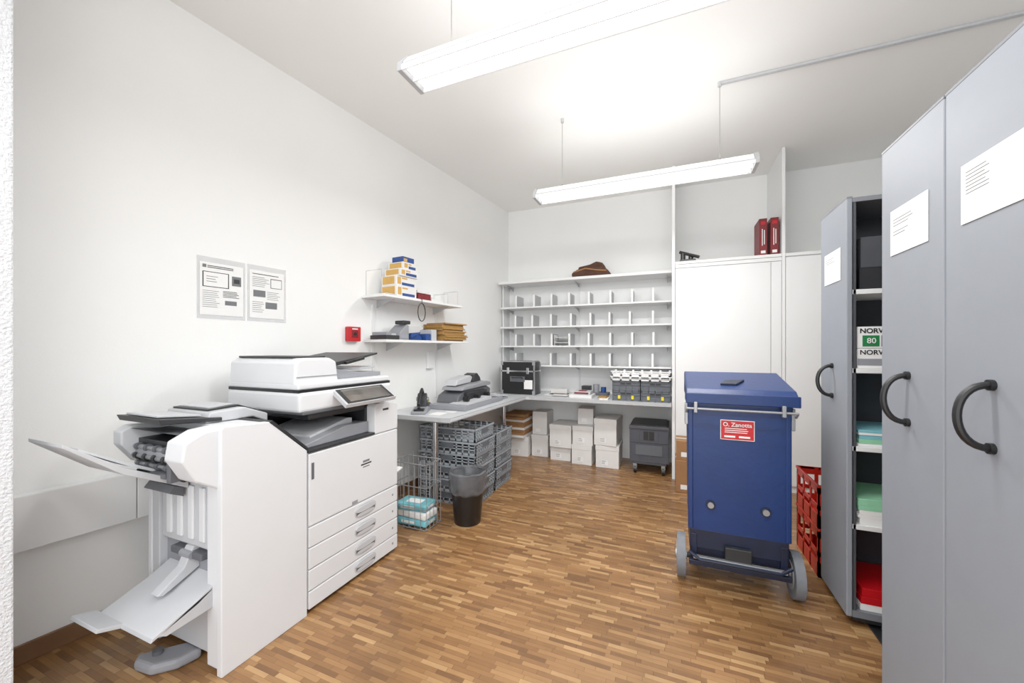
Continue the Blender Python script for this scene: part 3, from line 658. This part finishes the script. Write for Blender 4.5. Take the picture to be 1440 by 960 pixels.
b.tube([(x0+0.14,y0-0.006,z0+0.19),(x0+0.14,y0-0.03,z0+0.2),(x0+0.26,y0-0.03,z0+0.2),(x0+0.26,y0-0.006,z0+0.19)],0.007,M_DARK,8)
b.box(x0+0.11,x0+0.29,y0-0.006,y0,z0+0.15,z0+0.21,M_PRNM)
for xx in (x0+0.07,x1-0.09): b.box(xx,xx+0.03,y0-0.012,y0,z0+0.24,z0+0.31,M_CHROME,bev=0.002)
b.box(x1-0.12,x1-0.02,y0-0.003,y0,z0+0.07,z0+0.17,M_PAPER)
b.done()
b=B('desk_letter_scale')
b.box(-1.02,-0.78,4.06,4.30,ZC,ZC+0.035,M_CARDW,bev=0.004); b.box(-0.98,-0.80,4.10,4.27,ZC+0.035,ZC+0.07,M_PRN2,bev=0.004); b.box(-0.97,-0.82,4.09,4.10,ZC+0.045,ZC+0.06,M_DKRED); b.box(-0.93,-0.85,4.11,4.2,ZC+0.07,ZC+0.075,M_DKRED); b.done()
b=B('loose_mail'); 
for i,(x,y,w,d,m) in enumerate(((-1.35,4.2,0.22,0.16,M_PAPER),(-1.30,4.25,0.2,0.15,M_BROWN),(-1.24,4.12,0.18,0.13,M_CARDW))):
    b.box(x,x+w,y,y+d,ZC+i*0.004,ZC+i*0.004+0.0035,m)
b.box(-1.31,-1.12,4.36,4.48,ZC+0.012,ZC+0.055,M_CARDW,bev=0.003)
b.box(-1.31,-1.12,4.36,4.48,ZC,ZC+0.0115,M_PAPER)
b.done()
b=B('desk_accessories_tray'); b.box(-0.98,-0.66,4.38,4.55,ZC,ZC+0.03,M_PRNM,bev=0.003); b.box(-0.96,-0.86,4.40,4.5,ZC+0.0305,ZC+0.10,M_DARK,bev=0.004); b.cyl((-0.80,4.45,ZC+0.0305),(-0.80,4.45,ZC+0.12),0.035,M_PRNG,20); b.cyl((-0.72,4.46,ZC+0.0305),(-0.72,4.46,ZC+0.09),0.03,M_LBLUE,20); b.done()
b=B('letter_bundle'); b.box(-0.70,-0.61,4.05,4.22,ZC,ZC+0.01,M_PAPER); b.box(-0.72,-0.63,4.08,4.24,ZC+0.0105,ZC+0.02,M_MANILA); b.done()
def solid_crate(b,x0,x1,y0,y1,z0,h,m,md,t=0.006):
    b.box(x0+0.01,x1-0.01,y0+0.01,y1-0.01,z0,z0+t,m)
    b.box(x0+0.008,x1-0.008,y0+0.008,y0+0.008+t,z0,z0+h,m); b.box(x0+0.008,x1-0.008,y1-0.008-t,y1-0.008,z0,z0+h,m)
    b.box(x0+0.008,x0+0.008+t,y0+0.01,y1-0.01,z0,z0+h,m); b.box(x1-0.008-t,x1-0.008,y0+0.01,y1-0.01,z0,z0+h,m)
    for (a,c) in ((z0+h-0.016,z0+h),(z0+h*0.55,z0+h*0.55+0.006),(z0,z0+0.012)):
        b.box(x0,x1,y0,y0+0.014,a,c,m,bev=0.001,seg=1); b.box(x0,x1,y1-0.014,y1,a,c,m,bev=0.001,seg=1)
        b.box(x0,x0+0.014,y0+0.014,y1-0.014,a,c,m,bev=0.001,seg=1); b.box(x1-0.014,x1,y0+0.014,y1-0.014,a,c,m,bev=0.001,seg=1)
    for k in range(5):
        xx=x0+0.006+(x1-x0-0.02)*k/4; b.box(xx,xx+0.006,y0,y0+0.01,z0,z0+h,m)
        yy=y0+0.006+(y1-y0-0.02)*k/4; b.box(x1-0.01,x1,yy,yy+0.006,z0,z0+h,m); b.box(x0,x0+0.01,yy,yy+0.006,z0,z0+h,m)
    xm=(x0+x1)/2; ym=(y0+y1)/2; w=min(0.05,(x1-x0)*0.25)
    b.box(xm-w,xm+w,y0+0.004,y0+0.009,z0+h*0.62,z0+h*0.86,md); b.box(x1-0.009,x1-0.004,ym-w,ym+w,z0+h*0.62,z0+h*0.86,md)
for i,(a,c) in enumerate(((-0.565,-0.295),(-0.285,-0.015))):
    b=B('small_stacking_crate'); z=ZC
    for k in range(2):
        solid_crate(b,a,c,4.04,4.34,z,0.100,M_CRGD,M_DARK); z+=0.102
    for xx in (a+0.07,c-0.07): b.box(xx-0.012,xx+0.012,4.034,4.04,ZC+0.02,ZC+0.055,M_YSTK)
    b.done()
b=B('white_stacking_tray')
zt=ZC+0.2055
lattice_crate(b,-0.58,-0.005,4.03,4.34,zt,0.045,M_LACQ,t=0.005,cols=6); lattice_crate(b,-0.575,-0.01,4.035,4.335,zt+0.046,0.05,M_LACQ,t=0.005,cols=6)
b.done()

# ------------------------------------------------------------------ on top of shelf / cupboard
b=B('brown_leather_bag'); zb=2.0855
b.prism([(-1.06,zb),(-0.64,zb),(-0.645,zb+0.05),(-0.70,zb+0.095),(-0.86,zb+0.105),(-1.0,zb+0.085),(-1.065,zb+0.045)],'y',4.34,4.58,M_BROWN,bev=0.018,seg=3)
b.prism([(-1.0,zb+0.08),(-0.69,zb+0.085),(-0.72,zb+0.15),(-0.79,zb+0.17),(-0.86,zb+0.14),(-0.99,zb+0.12)],'y',4.38,4.55,M_BROWN,bev=0.014,seg=3)
b.tube([(-1.04,4.345,zb+0.055),(-0.9,4.325,zb+0.085),(-0.78,4.325,zb+0.06),(-0.67,4.345,zb+0.05)],0.008,M_CARD,8); b.done()
b=B('black_hole_punch'); zz=2.1125
b.box(0.07,0.21,4.08,4.16,zz,zz+0.02,M_BLACK,bev=0.003); b.cyl((0.10,4.12,zz+0.015),(0.10,4.12,zz+0.085),0.022,M_BLACK); b.cyl((0.17,4.12,zz+0.015),(0.17,4.12,zz+0.06),0.022,M_BLACK); b.tube([(0.07,4.12,zz+0.10),(0.14,4.10,zz+0.07),(0.24,4.08,zz+0.03)],0.015,M_BLACK,10); b.done()
for x in (0.732,0.82):
    b=B('red_archive_box'); b.box(x,x+0.062,4.10,4.33,zz,zz+0.335,M_DKRED,bev=0.002)
    T=FNY(x+0.031,4.0995,zz)
    b.box(-0.018,0.018,0.28,0.31,0,0.001,M_RED,T=T); b.box(-0.010,-0.004,0.09,0.24,0,0.001,M_PAPER,T=T); b.box(0.006,0.012,0.10,0.23,0,0.001,M_PAPER,T=T); b.box(-0.018,0.018,0.02,0.045,0,0.001,M_PAPER,T=T)
    b.done()

# ------------------------------------------------------------------ floor objects near counter
b=B('waste_bin'); c=(-1.39,2.50,0)
b.lathe([(0.095,0.0),(0.097,0.005),(0.128,0.35),(0.132,0.352),(0.132,0.362),(0.124,0.362),(0.092,0.012),(0.001,0.012)],c,M_BLACK,40)
b.lathe([(0.118,0.22),(0.131,0.235),(0.140,0.33),(0.138,0.372),(0.128,0.378),(0.112,0.33),(0.08,0.2),(0.03,0.12)][::1],c,M_BAG,40,wob=0.004)
b.done()
b=B('wire_basket')
x0,x1,y0,y1,h=-1.86,-1.57,2.24,2.42,0.46
for z in (0.008,0.15,0.30,h): b.tube([(x0,y0,z),(x1,y0,z),(x1,y1,z),(x0,y1,z)],0.0035 if z<h else 0.005,M_STEEL,6,closed=True)
for i in range(7):
    x=x0+(x1-x0)*i/6
    for y in (y0,y1): b.tube([(x,y,0.008),(x,y,h+ (0.03 if i%2 else 0))],0.0022,M_STEEL,6)
    b.tube([(x,y0,0.008),(x,y1,0.008)],0.0022,M_STEEL,6)
for i in range(1,4):
    y=y0+(y1-y0)*i/4
    for x in (x0,x1): b.tube([(x,y,0.008),(x,y,h)],0.0022,M_STEEL,6)
b.done()
b=B('wrapped_paper_packs')
for k,(m,dx,r) in enumerate(((M_TEAL,0,2),(M_PAPER,0.008,-3),(M_TEAL,-0.006,4))):
    T=Matrix.Translation((-1.715+dx,2.33,0.013+k*0.052))@Matrix.Rotation(math.radians(r),4,'Z')
    b.box(-0.125,0.125,-0.075,0.075,0,0.050,m,bev=0.014,seg=3,T=T)
    if m is M_TEAL:
        b.box(-0.08,0.03,-0.0755,-0.07,0.018,0.036,M_PAPER,T=T); b.box(0.123,0.1258,-0.04,0.04,0.015,0.036,M_PAPER,T=T); b.box(-0.06,0.06,-0.04,0.03,0.05,0.0505,M_PAPER,T=T)
b.done()
def nest(name,x0,x1,y0,y1,n,h):
    b=B(name); z=0
    for k in range(n):
        d=0.012*math.sin(k*2.7+x0)
        lattice_crate(b,x0+d,x1+d,y0-d,y1-d,z,h,M_CRG,bar=0.012,t=0.005,cols=9,rows=((0,0.18),(0.40,0.48),(0.62,0.70),(0.84,1.0)))
        b.box(x1+d-0.004,x1+d+0.002,(y0+y1)/2-d-0.06,(y0+y1)/2-d+0.06,z+h*0.45,z+h*0.85,M_CRGD); b.box((x0+x1)/2+d-0.06,(x0+x1)/2+d+0.06,y0-d-0.002,y0-d+0.004,z+h*0.45,z+h*0.85,M_CRGD)
        z+=h+0.001
    b.done()
nest('grey_stacking_crate',-1.97,-1.44,2.72,3.07,6,0.103)
nest('grey_stacking_crate',-1.90,-1.45,3.12,3.48,5,0.103)
b=B('grey_transport_crate')
x0,x1,y0,y1=-0.40,0-0.03,4.10,4.55
b.box(x0+0.02,x1-0.02,y0+0.02,y1-0.02,0.10,0.125,M_CRGD,bev=0.004)
solid_crate(b,x0,x1,y0,y1,0.127,0.36,M_DKCR,M_BLACK)
b.box(x0-0.006,x1+0.006,y0-0.006,y0+0.02,0.46,0.49,M_DKCR,bev=0.003)
b.box(x0+0.015,x1-0.015,y0+0.02,y1-0.02,0.49,0.50,M_DARK)
b.box(x0+0.06,x1-0.06,y0-0.001,y0+0.003,0.20,0.30,M_CRGD)
for x in (x0+0.05,x1-0.05):
    for y in (y0+0.05,y1-0.05):
        b.cyl((x-0.012,y,0.04),(x+0.012,y,0.04),0.04,M_BLACK,20); b.box(x-0.018,x+0.018,y-0.02,y+0.02,0.06,0.10,M_STEEL); b.cyl((x-0.014,y,0.04),(x+0.014,y,0.04),0.018,M_PRNG,16)
b.done()
def carton(x0,x1,y0,y1,z0,z1,m=M_CARDW,rot=0,name='cardboard_box',lid=True):
    cx,cy=(x0+x1)/2,(y0+y1)/2
    b=B(name,Matrix.Translation((cx,cy,0))@Matrix.Rotation(math.radians(rot),4,'Z')@Matrix.Translation((-cx,-cy,0)))
    b.box(x0,x1,y0,y1,z0,z1,m,bev=0.002,seg=1)
    if lid: 
        b.box(x0-0.003,x1+0.003,y0-0.003,y1+0.003,z1-0.05,z1+0.001,m,bev=0.001,seg=1)
        b.box(x0+0.06,x0+0.13,y0-0.0035,y0-0.002,z0+0.03,z0+0.08,M_PAPER); b.bars(FNY(x0+0.065,y0-0.0035,z0+0.075),0,0,0.05,3,0.014,0.004,M_INK)
    else: b.box(x0-0.001,x1+0.001,cy-0.025,cy+0.025,z1-0.001,z1+0.001,M_TAPE); b.box(x0+0.04,x0+0.10,y0-0.001,y0,z0+0.03,z0+0.07,M_PAPER)
    b.done()
carton(-1.29,-1.055,4.26,4.58,0,0.155,rot=1); carton(-1.28,-1.03,4.22,4.56,0.157,0.41,rot=-2)
carton(-1.02,-0.80,4.20,4.55,0,0.21,rot=-2); carton(-1.02,-0.80,4.20,4.54,0.212,0.42,rot=2)
carton(-0.76,-0.52,4.18,4.55,0,0.235,rot=1); carton(-0.765,-0.53,4.17,4.53,0.238,0.52,rot=-3)
carton(-1.54,-1.34,4.33,4.62,0,0.25,rot=0); carton(-1.80,-1.57,4.25,4.58,0,0.23,rot=4)
carton(-1.54,-1.36,4.36,4.62,0.253,0.52,rot=0,lid=False)
carton(-0.99,-0.82,4.30,4.56,0.424,0.60,rot=6,lid=False)
b=B('flattened_carton_stack')
for i in range(9):
    d=random.uniform(-0.02,0.02); z=0.233+i*0.03; b.box(-1.86+d,-1.585+d*0.3,4.18+d,4.52+d,z,z+0.028,M_CARD if i%3 else M_CARDW,bev=0.002,seg=1)
b.done()
carton(0.0+0.03,0.14,3.72,3.98,0,0.28,m=M_CARD,lid=False); carton(0.035,0.14,3.74,3.98,0.282,0.45,m=M_CARD,lid=False)

# ------------------------------------------------------------------ camera, world
cam=bpy.data.cameras.new('camera'); cam.sensor_width=36; cam.lens=543/1440*36; cam.shift_y=10/1440; cam.clip_start=0.02
co=bpy.data.objects.new('camera',cam); co.location=(0,0,1.27); co.rotation_euler=(PI/2,0,math.radians(22.5)); bpy.context.scene.collection.objects.link(co)
bpy.context.scene.camera=co
w=bpy.data.worlds.new('world'); bpy.context.scene.world=w; w.use_nodes=True
w.node_tree.nodes['Background'].inputs[0].default_value=(0.97,0.985,1,1); w.node_tree.nodes['Background'].inputs[1].default_value=2.5
vs=bpy.context.scene.view_settings; vs.view_transform='Standard'; vs.gamma=1.12
